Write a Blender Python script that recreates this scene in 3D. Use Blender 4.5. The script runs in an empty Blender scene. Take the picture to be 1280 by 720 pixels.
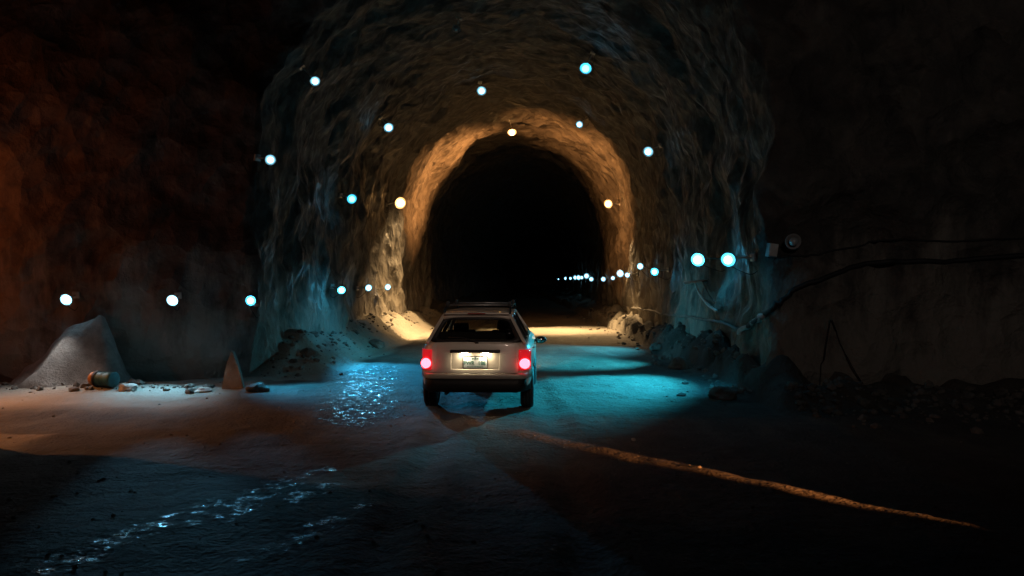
import bpy, bmesh, math, random
from mathutils import Vector, Matrix, noise
from mathutils.bvhtree import BVHTree
random.seed(7)
S = bpy.context.scene
C = S.collection

# ------------------------------------------------------------------ camera, world, exposure
F = 995.0                      # focal length in pixels of a 1280 px wide frame
CAM = Vector((0.0, 0.0, 1.95))
PITCH = math.atan(10.0 / F)
cd = bpy.data.cameras.new('camera'); cam = bpy.data.objects.new('camera', cd); C.objects.link(cam)
cam.location = CAM; cam.rotation_euler = (math.radians(90) - PITCH, 0, 0)
cd.sensor_width = 36.0; cd.lens = 36.0 * F / 1280.0; cd.clip_start = 0.05; cd.clip_end = 900
S.camera = cam
w = bpy.data.worlds.new('World'); S.world = w; w.use_nodes = True
w.node_tree.nodes['Background'].inputs[0].default_value = (0.05, 0.06, 0.09, 1)
w.node_tree.nodes['Background'].inputs[1].default_value = 0.02
S.view_settings.view_transform = 'Standard'; S.view_settings.look = 'None'
S.view_settings.gamma = 1; S.view_settings.exposure = 0.0
S.cycles.max_bounces = 6; S.cycles.diffuse_bounces = 3; S.cycles.glossy_bounces = 3
S.cycles.transmission_bounces = 6; S.cycles.transparent_max_bounces = 8
S.cycles.sample_clamp_indirect = 2.0
S.cycles.caustics_reflective = False; S.cycles.caustics_refractive = False

def ray_dir(px, py):
    x = (px - 640.0) / F; z = (360.0 - py) / F
    cp, sp = math.cos(PITCH), math.sin(PITCH)
    return Vector((x, cp + z * sp, -sp + z * cp)).normalized()
def at(px, py, d):             # world point on a sight line of the photograph, d metres ahead
    r = ray_dir(px, py); return CAM + r * (d / r.y)
def on_ground(px, py):
    r = ray_dir(px, py); return CAM + r * (-CAM.z / r.z)

# ------------------------------------------------------------------ materials
def mat(name, col=(0.5,)*3, rough=0.6, metal=0.0, emit=None, strength=0.0, spec=0.5, coat=0.0, trans=0.0, var=0.0, vscale=8.0, bump=0.0, bscale=40.0, alpha=1.0):
    m = bpy.data.materials.new(name); m.use_nodes = True
    nt = m.node_tree; b = nt.nodes['Principled BSDF']
    b.inputs['Base Color'].default_value = (*col, 1); b.inputs['Roughness'].default_value = rough
    b.inputs['Metallic'].default_value = metal; b.inputs['Specular IOR Level'].default_value = spec
    b.inputs['Coat Weight'].default_value = coat; b.inputs['Transmission Weight'].default_value = trans
    b.inputs['Alpha'].default_value = alpha
    if emit: b.inputs['Emission Color'].default_value = (*emit, 1); b.inputs['Emission Strength'].default_value = strength
    if var or bump:
        tc = nt.nodes.new('ShaderNodeTexCoord')
        if var:
            n = nt.nodes.new('ShaderNodeTexNoise'); n.inputs['Scale'].default_value = vscale; n.inputs['Detail'].default_value = 6
            nt.links.new(tc.outputs['Object'], n.inputs['Vector'])
            r = nt.nodes.new('ShaderNodeValToRGB')
            r.color_ramp.elements[0].position = 0.3; r.color_ramp.elements[1].position = 0.7
            r.color_ramp.elements[0].color = (*[c * (1 - var) for c in col], 1)
            r.color_ramp.elements[1].color = (*[min(1, c * (1 + var)) for c in col], 1)
            nt.links.new(n.outputs['Fac'], r.inputs['Fac']); nt.links.new(r.outputs['Color'], b.inputs['Base Color'])
            mr = nt.nodes.new('ShaderNodeMapRange'); mr.inputs['To Min'].default_value = rough * 0.8; mr.inputs['To Max'].default_value = min(1, rough * 1.3)
            nt.links.new(n.outputs['Fac'], mr.inputs['Value']); nt.links.new(mr.outputs['Result'], b.inputs['Roughness'])
        if bump:
            n2 = nt.nodes.new('ShaderNodeTexNoise'); n2.inputs['Scale'].default_value = bscale; n2.inputs['Detail'].default_value = 8
            nt.links.new(tc.outputs['Object'], n2.inputs['Vector'])
            bp = nt.nodes.new('ShaderNodeBump'); bp.inputs['Strength'].default_value = bump; bp.inputs['Distance'].default_value = 0.05
            nt.links.new(n2.outputs['Fac'], bp.inputs['Height']); nt.links.new(bp.outputs['Normal'], b.inputs['Normal'])
    return m

class NT:
    """short-hand for building node trees"""
    def __init__(s, m): s.nt = m.node_tree; s.b = s.nt.nodes['Principled BSDF']; s.tc = s.nt.nodes.new('ShaderNodeTexCoord')
    def map(s, scale, loc=(0,0,0)):
        n = s.nt.nodes.new('ShaderNodeMapping'); n.inputs['Scale'].default_value = scale; n.inputs['Location'].default_value = loc
        s.nt.links.new(s.tc.outputs['Object'], n.inputs['Vector']); return n.outputs['Vector']
    def noise(s, vec, scale, detail=8, rough=0.55, dist=0.0):
        n = s.nt.nodes.new('ShaderNodeTexNoise'); n.inputs['Scale'].default_value = scale; n.inputs['Detail'].default_value = detail
        n.inputs['Roughness'].default_value = rough; n.inputs['Distortion'].default_value = dist
        s.nt.links.new(vec, n.inputs['Vector']); return n.outputs['Fac']
    def voro(s, vec, scale, feat='F1'):
        n = s.nt.nodes.new('ShaderNodeTexVoronoi'); n.feature = feat; n.inputs['Scale'].default_value = scale
        s.nt.links.new(vec, n.inputs['Vector']); return n.outputs['Distance']
    def rng(s, v, a, b, c=0.0, d=1.0):
        n = s.nt.nodes.new('ShaderNodeMapRange'); n.clamp = True
        for k, x in zip(('From Min', 'From Max', 'To Min', 'To Max'), (a, b, c, d)): n.inputs[k].default_value = x
        s.nt.links.new(v, n.inputs['Value']); return n.outputs['Result']
    def m(s, op, a, b):
        n = s.nt.nodes.new('ShaderNodeMath'); n.operation = op
        for i, x in enumerate((a, b)):
            if isinstance(x, (int, float)): n.inputs[i].default_value = x
            else: s.nt.links.new(x, n.inputs[i])
        return n.outputs[0]
    def mix(s, f, a, b):
        n = s.nt.nodes.new('ShaderNodeMix'); n.data_type = 'RGBA'
        if isinstance(f, float): n.inputs[0].default_value = f
        else: s.nt.links.new(f, n.inputs[0])
        for i, x in ((6, a), (7, b)):
            if isinstance(x, tuple): n.inputs[i].default_value = (*x, 1)
            else: s.nt.links.new(x, n.inputs[i])
        return n.outputs[2]
    def bump(s, h, st, dist, prev=None):
        n = s.nt.nodes.new('ShaderNodeBump'); n.inputs['Strength'].default_value = st; n.inputs['Distance'].default_value = dist
        s.nt.links.new(h, n.inputs['Height'])
        if prev is not None: s.nt.links.new(prev, n.inputs['Normal'])
        return n.outputs['Normal']
    def out(s, k, v): s.nt.links.new(v, s.b.inputs[k])
    def attr(s, name):
        n = s.nt.nodes.new('ShaderNodeAttribute'); n.attribute_name = name; return n.outputs['Fac']

def rock_material():
    m = bpy.data.materials.new('blasted_rock'); m.use_nodes = True; k = NT(m)
    v = k.map((1, 1, 1)); vs = k.map((0.95, 1.7, 0.85))
    big = k.noise(v, 0.45, 5); strat = k.noise(vs, 1.6, 9, 0.62, 0.6); fine = k.noise(v, 9, 9, 0.65)
    blot = k.noise(v, 1.7, 6, 0.6)
    c = k.mix(k.rng(big, 0.35, 0.65), (0.040, 0.036, 0.033), (0.080, 0.073, 0.065))
    c = k.mix(k.rng(strat, 0.42, 0.70), c, (0.145, 0.13, 0.11))
    c = k.mix(k.rng(blot, 0.56, 0.70, 0, 0.75), c, (0.020, 0.019, 0.019))
    c = k.mix(k.rng(fine, 0.3, 0.75, 0, 0.35), c, (0.05, 0.045, 0.04))
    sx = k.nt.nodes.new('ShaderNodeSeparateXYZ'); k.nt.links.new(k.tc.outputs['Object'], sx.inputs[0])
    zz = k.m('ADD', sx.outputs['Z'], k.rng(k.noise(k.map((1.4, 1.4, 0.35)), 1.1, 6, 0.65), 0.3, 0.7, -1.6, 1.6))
    c = k.mix(k.rng(zz, 1.0, 2.6, 0.8, 0.0), c, (0.30, 0.27, 0.23))       # paler towards the foot of the wall, edge broken by noise
    k.out('Base Color', c)
    k.out('Roughness', k.rng(k.noise(vs, 4.0, 5), 0.38, 0.62, 0.95, 0.42))
    n = k.bump(k.voro(k.map((1, 1.2, 1), (3, 1, 2)), 0.9), 0.8, 0.4); n = k.bump(strat, 0.7, 0.18, n)
    n = k.bump(k.voro(k.map((1.0, 1.3, 1.0)), 2.3), 0.7, 0.16, n)
    n = k.bump(fine, 0.7, 0.06, n)
    k.out('Normal', n)
    return m
def ground_material():
    m = bpy.data.materials.new('wet_mud_road'); m.use_nodes = True; k = NT(m)
    v = k.map((1, 1, 1)); vs = k.map((1.0, 0.3, 1.0))
    big = k.noise(v, 0.5, 6, 0.6); mid = k.noise(v, 3.0, 8, 0.62); fine = k.noise(v, 22, 8, 0.65); tr = k.noise(vs, 2.2, 5)
    wet = k.attr('wet'); pale_ground = k.attr('pale_ground')
    c = k.mix(k.rng(big, 0.35, 0.65), (0.052, 0.046, 0.041), (0.098, 0.088, 0.077))
    c = k.mix(k.rng(mid, 0.4, 0.7, 0, 0.7), c, (0.040, 0.036, 0.032))
    c = k.mix(k.rng(tr, 0.5, 0.68, 0, 0.5), c, (0.135, 0.122, 0.105))
    c = k.mix(k.m('MULTIPLY', pale_ground, 0.75), c, (0.34, 0.315, 0.27))
    wn = k.rng(k.m('ADD', wet, k.rng(k.noise(v, 1.8, 5, 0.6), 0.3, 0.7, -0.45, 0.35)), 0.35, 0.62)
    pat = k.rng(k.noise(v, 7.0, 8, 0.75), 0.53, 0.60)
    wg = k.m('MULTIPLY', wn, pat)
    c = k.mix(k.m('MULTIPLY', wn, 0.85), c, (0.035, 0.031, 0.028))
    k.out('Base Color', c)
    k.out('Roughness', k.m('ADD', k.rng(wg, 0, 1, 0.85, 0.13), k.rng(fine, 0.3, 0.7, 0.0, 0.12)))
    n = k.bump(mid, 0.6, 0.10); n = k.bump(k.noise(v, 9.0, 6, 0.6), 0.8, 0.06, n); n = k.bump(k.voro(v, 26.0), 0.6, 0.02, n); n = k.bump(fine, 0.5, 0.014, n)
    k.out('Normal', n)
    return m
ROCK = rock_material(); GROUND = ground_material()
def stone_mat(name, a, b, sc=3.0, rough=0.85):
    m = bpy.data.materials.new(name); m.use_nodes = True; k = NT(m); v = k.map((1, 1, 1))
    n1 = k.noise(v, sc, 8, 0.65); k.out('Base Color', k.mix(k.rng(n1, 0.35, 0.65), a, b))
    m.node_tree.nodes['Principled BSDF'].inputs['Roughness'].default_value = rough
    k.out('Normal', k.bump(k.noise(v, sc * 5, 8, 0.7), 0.8, 0.04)); return m
STONE = stone_mat('broken_stone', (0.07, 0.064, 0.057), (0.22, 0.20, 0.175))
PALE = stone_mat('pale_stone', (0.34, 0.31, 0.28), (0.55, 0.51, 0.46))
SPOIL = stone_mat('pale_spoil', (0.22, 0.20, 0.185), (0.36, 0.33, 0.30), 6.0)
GALV = mat('galvanised_metal', (0.42, 0.43, 0.43), 0.42, 0.8, var=0.25, vscale=12)
GREYPAINT = mat('grey_enamel', (0.32, 0.33, 0.33), 0.5, 0.1, var=0.2, bump=0.1)
RUBBER = mat('black_rubber', (0.018, 0.018, 0.02), 0.6, var=0.3, bump=0.15)
HOSE = mat('dusty_hose', (0.17, 0.16, 0.145), 0.7, var=0.35, bump=0.3)

# ------------------------------------------------------------------ object helpers
def obj(name, bm_or_mesh, material, parent=None, smooth=True, loc=None):
    if isinstance(bm_or_mesh, bmesh.types.BMesh):
        me = bpy.data.meshes.new(name); bmesh.ops.recalc_face_normals(bm_or_mesh, faces=bm_or_mesh.faces)
        bm_or_mesh.to_mesh(me); bm_or_mesh.free()
    else: me = bm_or_mesh
    mats = material if isinstance(material, (list, tuple)) else [material]
    for mm in mats: me.materials.append(mm)
    if smooth:
        for p in me.polygons: p.use_smooth = True
    o = bpy.data.objects.new(name, me); C.objects.link(o)
    if parent: o.parent = parent
    if loc is not None: o.location = loc
    return o
def tag(o, label=None, cat=None, group=None, kind=None):
    if label: o['label'] = label
    if cat: o['category'] = cat
    if group: o['group'] = group
    if kind: o['kind'] = kind
    return o
def thing(name, label, cat, loc=(0, 0, 0), rot=(0, 0, 0), group=None):
    o = bpy.data.objects.new(name, None); C.objects.link(o); o.empty_display_size = 0.2
    o.location = loc; o.rotation_euler = rot; return tag(o, label, cat, group)
def lerp(a, b, t): return a + (b - a) * t
def sstep(a, b, x):
    t = max(0.0, min(1.0, (x - a) / (b - a))); return t * t * (3 - 2 * t)
def box(bm, cx, cy, cz, sx, sy, sz, rot=None, bev=0.0):
    r = bmesh.ops.create_cube(bm, size=1.0)
    vs = r['verts']
    M = Matrix.Translation((cx, cy, cz)) @ (rot.to_4x4() if rot else Matrix.Identity(4)) @ Matrix.Diagonal((sx, sy, sz, 1))
    bmesh.ops.transform(bm, matrix=M, verts=vs)
    if bev:
        es = list({e for v in vs for e in v.link_edges})
        bmesh.ops.bevel(bm, geom=es, offset=bev, segments=2, affect='EDGES', profile=0.6)
    return vs
def tube(bm, pts, r, seg=10, cap=True):
    pts = [Vector(p) for p in pts]; rings = []
    rr = r if isinstance(r, (list, tuple)) else [r] * len(pts)
    up = Vector((0, 0, 1)); prev = None
    for i, p in enumerate(pts):
        t = (pts[min(i + 1, len(pts) - 1)] - pts[max(i - 1, 0)]).normalized()
        if prev is None:
            a = t.cross(up); a = a.normalized() if a.length > 1e-3 else Vector((1, 0, 0))
        else:
            a = (prev - t * prev.dot(t)).normalized()
        prev = a; b = t.cross(a)
        rings.append([bm.verts.new(p + (a * math.cos(2 * math.pi * k / seg) + b * math.sin(2 * math.pi * k / seg)) * rr[i]) for k in range(seg)])
    for i in range(len(rings) - 1):
        for k in range(seg): bm.faces.new((rings[i][k], rings[i][(k + 1) % seg], rings[i + 1][(k + 1) % seg], rings[i + 1][k]))
    if cap: bm.faces.new(rings[0]); bm.faces.new(rings[-1])
def lathe(bm, prof, axis='Z', seg=24, M=None):
    """prof: list of (radius, height)"""
    rings = []; M = M or Matrix.Identity(4)
    for (r, h) in prof:
        ring = []
        for k in range(seg if r > 1e-5 else 1):
            a = 2 * math.pi * k / seg; c, s = r * math.cos(a), r * math.sin(a)
            p = {'Z': (c, s, h), 'Y': (c, h, s), 'X': (h, c, s)}[axis]
            ring.append(bm.verts.new(M @ Vector(p)))
        rings.append(ring)
    for a, b in zip(rings, rings[1:]):
        if len(a) == 1 and len(b) == 1: continue
        for k in range(seg):
            k2 = (k + 1) % seg
            f = (a[0], b[k], b[k2]) if len(a) == 1 else (a[k], b[0], a[k2]) if len(b) == 1 else (a[k], b[k], b[k2], a[k2])
            bm.faces.new(f)
def spline(pts, n=8):
    P = [Vector(p) for p in pts]; out = []
    for i in range(len(P) - 1):
        p0, p1, p2, p3 = P[max(i - 1, 0)], P[i], P[i + 1], P[min(i + 2, len(P) - 1)]
        for k in range(n):
            t = k / n
            out.append(0.5 * ((2 * p1) + (p2 - p0) * t + (2 * p0 - 5 * p1 + 4 * p2 - p3) * t * t + (3 * p1 - p0 - 3 * p2 + p3) * t ** 3))
    out.append(P[-1]); return out

# ------------------------------------------------------------------ the tunnel
BEND = 0.045
def cxo(d): return max(0.0, d - 39.0) * BEND + 0.32 * sstep(25.0, 38.0, d)
def sec(d):
    L = 7.0 if d < 10 else lerp(7.0, 14.0, min(1, (d - 10) / 0.5)) if d < 14.6 else lerp(14.0, 4.95, min(1, (d - 14.6) / 0.9))
    if d > 15.5: L = lerp(4.95, 4.45, sstep(15.5, 30, d))
    L += 0.9 * sstep(39.2, 40.4, d)  # added widening past the arch, shaped to leave the opening dark
    R = 9.5 if d < 12.4 else lerp(9.5, 4.15, min(1, (d - 12.4) / 0.7))
    if d > 13.1: R = lerp(4.15, 4.6, sstep(13.1, 16.0, d))
    H = lerp(10.2, 8.5, sstep(11.5, 16.0, d)) + 0.9 * sstep(39.2, 40.4, d)
    return L, R, H
def stations():
    s = []; d = -9.0
    while d < 48:
        s.append(d)
        if 9.95 <= d < 10.6: d += 0.03
        elif 12.35 <= d < 13.15: d += 0.03
        elif 14.55 <= d < 15.55: d += 0.022
        else: d += 0.16
    while d < 250: s.append(d); d += 1.2
    return s
def n3(p, f, seed=0.0):
    return noise.noise_vector(Vector((p[0] * f + seed, p[1] * f + seed * 0.7, p[2] * f)))
def make_tunnel():
    st = stations(); NW, NA = 34, 110; verts = []; faces = []
    for d in st:
        L, R, H = sec(d); zs = 3.9; ox = cxo(d); row = []
        for i in range(NW): row.append((-L, lerp(-0.6, zs, i / NW)))
        for i in range(NA + 1):
            a = math.pi * (1 - i / NA); a0 = L if a > math.pi / 2 else R
            row.append((math.cos(a) * a0, zs + math.sin(a) * (H - zs)))
        for i in range(1, NW + 1): row.append((R, lerp(zs, -0.6, i / NW)))
        for (x, z) in row:
            p = Vector((x + ox, d, z))
            q = Vector((p.x * 1.0, p.y * 1.5, p.z * 0.85))
            dv = n3(p, 0.45) * 0.28 + n3(q, 1.1, 5) * 0.17 + n3(q, 2.7, 11) * 0.075 + n3(p, 6.0, 3) * 0.03
            # overbreak: angular hollows and ledges
            wv_ = n3(p, 0.8, 21) * 0.5; f1 = noise.voronoi(Vector((p.x * 0.75, p.y * 0.95, p.z * 0.75)) + wv_)[0]
            f2 = noise.voronoi(Vector((p.x * 2.1, p.y * 2.6, p.z * 2.1)) + wv_)[0]
            dv += Vector((-p.x, (-1.5 if 10.5 < p.y < 15.6 and abs(p.x) > 5 else 0), 4 - p.z)).normalized() * (lerp(0.25, 0.13, sstep(15, 24, p.y)) * (0.5 - f1[0]) + 0.11 * (0.5 - f2[0]))
            verts.append(p + dv)
    n = NW * 2 + NA + 1
    for j in range(len(st) - 1):
        for i in range(n - 1):
            a = j * n + i; faces.append((a, a + 1, a + n + 1, a + n))
    back = [i for i in range(n)]; faces.append(tuple(back))
    faces.append(tuple((len(st) - 1) * n + i for i in range(n)))
    me = bpy.data.meshes.new('tunnel_wall'); me.from_pydata([tuple(v) for v in verts], [], faces)
    bv = BVHTree.FromPolygons(verts, faces)
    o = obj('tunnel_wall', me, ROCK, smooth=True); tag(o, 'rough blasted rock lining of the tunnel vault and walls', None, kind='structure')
    return o, bv
tunnel, BV = make_tunnel()

PA = on_ground(640, 540); PB = on_ground(1205, 660)      # ends of the orange streak, where a low ridge is added
def seg_dist(x, y, a, b):
    ax, ay, bx, by = a[0], a[1], b[0], b[1]; vx, vy = bx - ax, by - ay
    t = ((x - ax) * vx + (y - ay) * vy) / (vx * vx + vy * vy); tc = max(0, min(1, t))
    return math.hypot(x - ax - vx * tc, y - ay - vy * tc), t
WETLINES = [((-3.1, 5.4), (-2.0, 8.2), 0.24), ((-2.2, 11.2), (-2.9, 17.5), 0.62), ((-2.5, 6.4), (-1.9, 7.4), 0.34), ((-1.8, 5.6), (-1.2, 7.0), 0.18)]
def gheight(x, y):
    L, R, H = sec(y); ox = cxo(y)
    dl = x - ox + sec(max(y, 15.5))[0] if y > 15.0 else 9; dr = sec(max(y, 13.1))[1] - x + ox if y > 12.9 else 9
    z = 0.0
    n1 = noise.noise(Vector((x * 0.5, y * 0.5, 0.3))); n2 = noise.noise(Vector((x * 1.7, y * 1.7, 4))); n4 = noise.noise(Vector((x * 5, y * 5, 9)))
    z += 0.05 * n1 + 0.022 * n2 + 0.010 * n4
    z += (0.60 + 0.2 * n1 + 0.25 * n2) * (1 - sstep(0.1, 1.35 + 0.4 * n1, dl)) * sstep(15.2, 18, y)
    z += (0.22 + 0.2 * n1 + 0.15 * n2) * (1 - sstep(0.0, 0.9 + 0.3 * n1, dr))
    if x < -4.6: z += 0.10 * (0.6 + n1) * sstep(13.6, 14.8, y)
    if x > 4.0: z += (0.30 + 0.3 * n2) * sstep(11.3, 12.5, y)
    # wheel ruts
    dd, t = seg_dist(x, y, PA, PB); calm = 1 - math.exp(-(dd / 0.5) ** 2)
    for rx in (-1.25, 0.25):
        cx = rx + 0.35 * math.sin(y * 0.17)
        z -= calm * (0.035 * math.exp(-((x - cx) / 0.17) ** 2) - 0.022 * math.exp(-((abs(x - cx) - 0.3) / 0.12) ** 2))
    z += 0.03 * math.exp(-(dd / 0.12) ** 2) * (0.9 + 0.2 * n2)  # added mud ridge, shaped to catch the orange streak
    return z
def make_ground():
    xs = []; x = -15.0
    while x < 16: xs.append(x); x += 0.085 if -7 < x < 7 else 0.2
    ys = []; y = -8.5
    while y < 250: ys.append(y); y += 0.085 if 3.0 < y < 20 else 0.2 if y < 42 else 2.0
    verts = []; wet = []; pale_ground = []
    for y in ys:
        for x in xs:
            xx = x + (cxo(y) if y > 24 else 0)
            verts.append((xx, y, gheight(xx, y)))
            wv = 0.0
            for a, b, r in WETLINES:
                dd, t = seg_dist(xx, y, a, b); wv = max(wv, 1 - dd / r * 0.6)
            wet.append(max(0, wv) * (0.85 if y < 10 else 1)); L, R, H = sec(y)
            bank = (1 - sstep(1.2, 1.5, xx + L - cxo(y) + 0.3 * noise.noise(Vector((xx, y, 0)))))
            pale_ground.append(max(bank, sstep(26, 29, y), sstep(-4.2, -5.2, xx) * sstep(11.5, 12.6, y)) )  # paler floor along the left bank, at far left and deeper in
    n = len(xs); faces = [(j * n + i, j * n + i + 1, (j + 1) * n + i + 1, (j + 1) * n + i) for j in range(len(ys) - 1) for i in range(n - 1)]
    me = bpy.data.meshes.new('ground'); me.from_pydata(verts, [], faces)
    for nm, data in (('wet', wet), ('pale_ground', pale_ground)):
        at_ = me.attributes.new(nm, 'FLOAT', 'POINT'); at_.data.foreach_set('value', data)
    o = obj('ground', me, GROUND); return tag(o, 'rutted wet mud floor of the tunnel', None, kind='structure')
make_ground()

# ------------------------------------------------------------------ stones and small debris
def rock_bm(r, sub=2, flat=0.7, seed=0, jag=0.35):
    bm = bmesh.new(); bmesh.ops.create_icosphere(bm, subdivisions=sub, radius=1.0)
    for v in bm.verts:
        c = noise.cell_vector(v.co * 1.3 + Vector((seed, seed, seed)))
        k = 1 + jag * noise.noise(v.co * 1.2 + Vector((seed * 3.1, 0, seed))) + 0.12 * noise.noise(v.co * 4 + Vector((seed, 0, 0)))
        v.co = Vector((v.co.x * k, v.co.y * k, v.co.z * k * flat)) * r
    return bm
def merge_rocks(name, items, material):
    verts = []; faces = []
    base = []
    for s in range(6):
        b = rock_bm(1.0, 1, 0.7, s * 2.3, 0.45); b.verts.ensure_lookup_table()
        base.append(([v.co.copy() for v in b.verts], [[v.index for v in f.verts] for f in b.faces])); b.free()
    for (x, y, z, r) in items:
        vs, fs = random.choice(base); R = Matrix.Rotation(random.uniform(0, 6.28), 3, 'Z') @ Matrix.Rotation(random.uniform(-.5, .5), 3, 'X'); o = len(verts)
        sx = random.uniform(.7, 1.3)
        for v in vs: q = R @ Vector((v.x * sx, v.y, v.z)) * r; verts.append((x + q.x, y + q.y, z + q.z))
        faces += [tuple(o + i for i in f) for f in fs]
    me = bpy.data.meshes.new(name); me.from_pydata(verts, [], faces); return obj(name, me, material, smooth=False)
items = []
for k in range(1500):                                     # loose gravel on the road
    y = 3.2 + 16 * random.random() ** 1.3; x = random.uniform(-0.66, 0.66) * y
    if y > 15 and not -4.4 < x < 4.2: continue
    if random.random() > 0.45 + 0.8 * noise.noise(Vector((x, y, 2))): continue
    r = 0.006 + 0.018 * random.random() ** 3; items.append((x, y, gheight(x, y) + r * 0.2, r))
tag(merge_rocks('gravel', items, STONE), 'loose gravel strewn over the muddy road', 'gravel', kind='stuff')
items = []
for k in range(1300):                                     # rubble at the foot of the walls
    y = 13.2 + 30 * random.random() ** 1.4
    side = random.choice((-1, 1)); L, R, H = sec(y); off = abs(random.gauss(0, 0.55))
    x = -L + off if side < 0 else R - off
    if y < 15.6 and side < 0: continue
    r = 0.015 + 0.07 * random.random() ** 3; items.append((x, y, gheight(x, y) + r * 0.2, r))
for k in range(160):
    x = random.uniform(-10.5, -5); y = 14.6 - abs(random.gauss(0, 0.35)); r = 0.02 + 0.08 * random.random() ** 3
    items.append((x, y, gheight(x, y) + r * 0.2, r))
for k in range(420):
    x = random.uniform(4.2, 9); y = 12.3 - abs(random.gauss(0, 0.7)); r = 0.02 + 0.08 * random.random() ** 3
    items.append((x, y, gheight(x, y) + r * 0.2, r))
tag(merge_rocks('rubble', items, STONE), 'broken rubble heaped along the foot of both tunnel walls', 'rubble', kind='stuff')

def boulder(px, py, r, label, material=STONE, flat=0.7, seed=1, name='boulder', dz=0.0):
    p = on_ground(px, py); r *= 0.75; bm = rock_bm(r, 3, flat, seed)
    o = obj(name, bm, material, smooth=False); o.location = (p.x, p.y, gheight(p.x, p.y) + r * flat * 0.45 + dz); o.rotation_euler.z = seed
    return tag(o, label, 'rock', 'larger rocks at the foot of the walls')
boulder(160, 489, 0.20, 'pale rounded stone right of the teal drum by the left rock face', PALE, 0.55, 3)
boulder(255, 488, 0.20, 'flat pale stone left of the pointed white slab', PALE, 0.35, 5)
boulder(322, 489, 0.28, 'low dark rock in front of the pointed white slab', STONE, 0.5, 7)
boulder(385, 462, 0.26, 'dark rock on the left bank below the cyan-lit wall', STONE, 0.6, 8)
boulder(470, 436, 0.33, 'grey rock on the warm-lit left bank', STONE, 0.6, 9)
boulder(850, 462, 0.32, 'dark rock at the foot of the right wall below the nearer cyan lamps', STONE, 0.7, 10)
boulder(822, 440, 0.30, 'dark rock further along the right wall foot', STONE, 0.6, 12)
boulder(903, 497, 0.30, 'dark rock at the right corner of the tunnel mouth', STONE, 0.6, 14)
o = boulder(792, 552, 0.035, 'small orange-lit pebble alone on the dark road right of the car', PALE, 0.9, 4, 'pebble'); 

# pale spoil heap against the left face
def heap(px, py, w_, h_, d_, label):
    p = on_ground(px, py); bm = bmesh.new(); N = 56; M_ = 22; grid = []
    top = bm.verts.new((0.35 * w_, 0, h_))
    for j in range(1, M_ + 1):
        r = j / M_; ring = []
        for i in range(N):
            a = 2 * math.pi * i / N
            x, y = math.cos(a) * r * w_, math.sin(a) * r * d_
            z = h_ * (0.5 + 0.5 * math.cos(math.pi * r)) ** 0.8 * (0.85 + 0.15 * (1 - r)) + 0.30 * noise.noise(Vector((x * 1.8 + 5, y * 2.2, 1))) + 0.07 * noise.noise(Vector((x * 7, y * 7, 1))) - (0.12 if j == M_ else 0)
            ring.append(bm.verts.new((x + 0.35 * w_ * (1 - r), y, z)))
        grid.append(ring)
    for i in range(N):
        bm.faces.new((top, grid[0][i], grid[0][(i + 1) % N]))
        for j in range(M_ - 1): bm.faces.new((grid[j][i], grid[j + 1][i], grid[j + 1][(i + 1) % N], grid[j][(i + 1) % N]))
    o = obj('spoil_heap', bm, SPOIL); o.location = (p.x, p.y, 0.0); return tag(o, label, 'heap')
heap(88, 480, 1.3, 1.22, 0.7, 'pale conical spoil heap against the left rock face behind the teal drum')
# pointed white slab
p = on_ground(290, 487); bm = bmesh.new()
pro = [(-0.20, 0, 0.0), (0.21, 0.02, 0.0), (0.13, 0.03, 0.30), (0.03, 0.05, 0.58), (-0.03, 0.05, 0.72), (-0.09, 0.03, 0.52), (-0.15, 0.02, 0.26)]
fr = [bm.verts.new((x, y, z)) for x, y, z in pro]; bk = [bm.verts.new((x * .85, y + 0.16, z * .96)) for x, y, z in pro]
bm.faces.new(fr); bm.faces.new(bk)
for i in range(7): bm.faces.new((fr[i], fr[(i + 1) % 7], bk[(i + 1) % 7], bk[i]))
bmesh.ops.bevel(bm, geom=list(bm.edges), offset=0.015, segments=2, affect='EDGES')
o = obj('rock_slab', bm, PALE, smooth=False); o.location = (p.x, p.y, -0.03 + gheight(p.x, p.y)); tag(o, 'pointed whitish slab of rock standing upright by the left wall foot', 'rock')

# drum on its side
p = on_ground(130, 488)
t = thing('drum', 'small teal drum with an orange end lying on its side by the left face', 'drum', (p.x, p.y, gheight(p.x, p.y) + 0.14), (0, 0, math.radians(-18))); t.scale = (0.8, 0.8, 0.8)
TEAL = mat('teal_paint', (0.015, 0.09, 0.10), 0.5, 0.1, var=0.4, bump=0.1); ORN = mat('orange_paint', (0.55, 0.19, 0.03), 0.5, var=0.3)
bm = bmesh.new(); lathe(bm, [(0.0, -0.16), (0.15, -0.16), (0.165, -0.15), (0.16, -0.13), (0.16, -0.02), (0.168, 0.0), (0.16, 0.02), (0.16, 0.14), (0.168, 0.16), (0.168, 0.28), (0.15, 0.29), (0.0, 0.28)], 'X', 28); obj('barrel', bm, TEAL, t)
bm = bmesh.new(); lathe(bm, [(0.172, -0.19), (0.178, -0.185), (0.178, -0.13), (0.172, -0.125)], 'X', 28); obj('hoop', bm, RUBBER, t)
bm = bmesh.new(); lathe(bm, [(0.0, -0.34), (0.12, -0.34), (0.15, -0.30), (0.16, -0.19), (0.0, -0.19)], 'X', 28); obj('end_cap', bm, ORN, t)
bm = bmesh.new(); lathe(bm, [(0.0, -0.37), (0.025, -0.37), (0.03, -0.34), (0.0, -0.34)], 'X', 14); obj('bung', bm, GALV, t)

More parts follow.
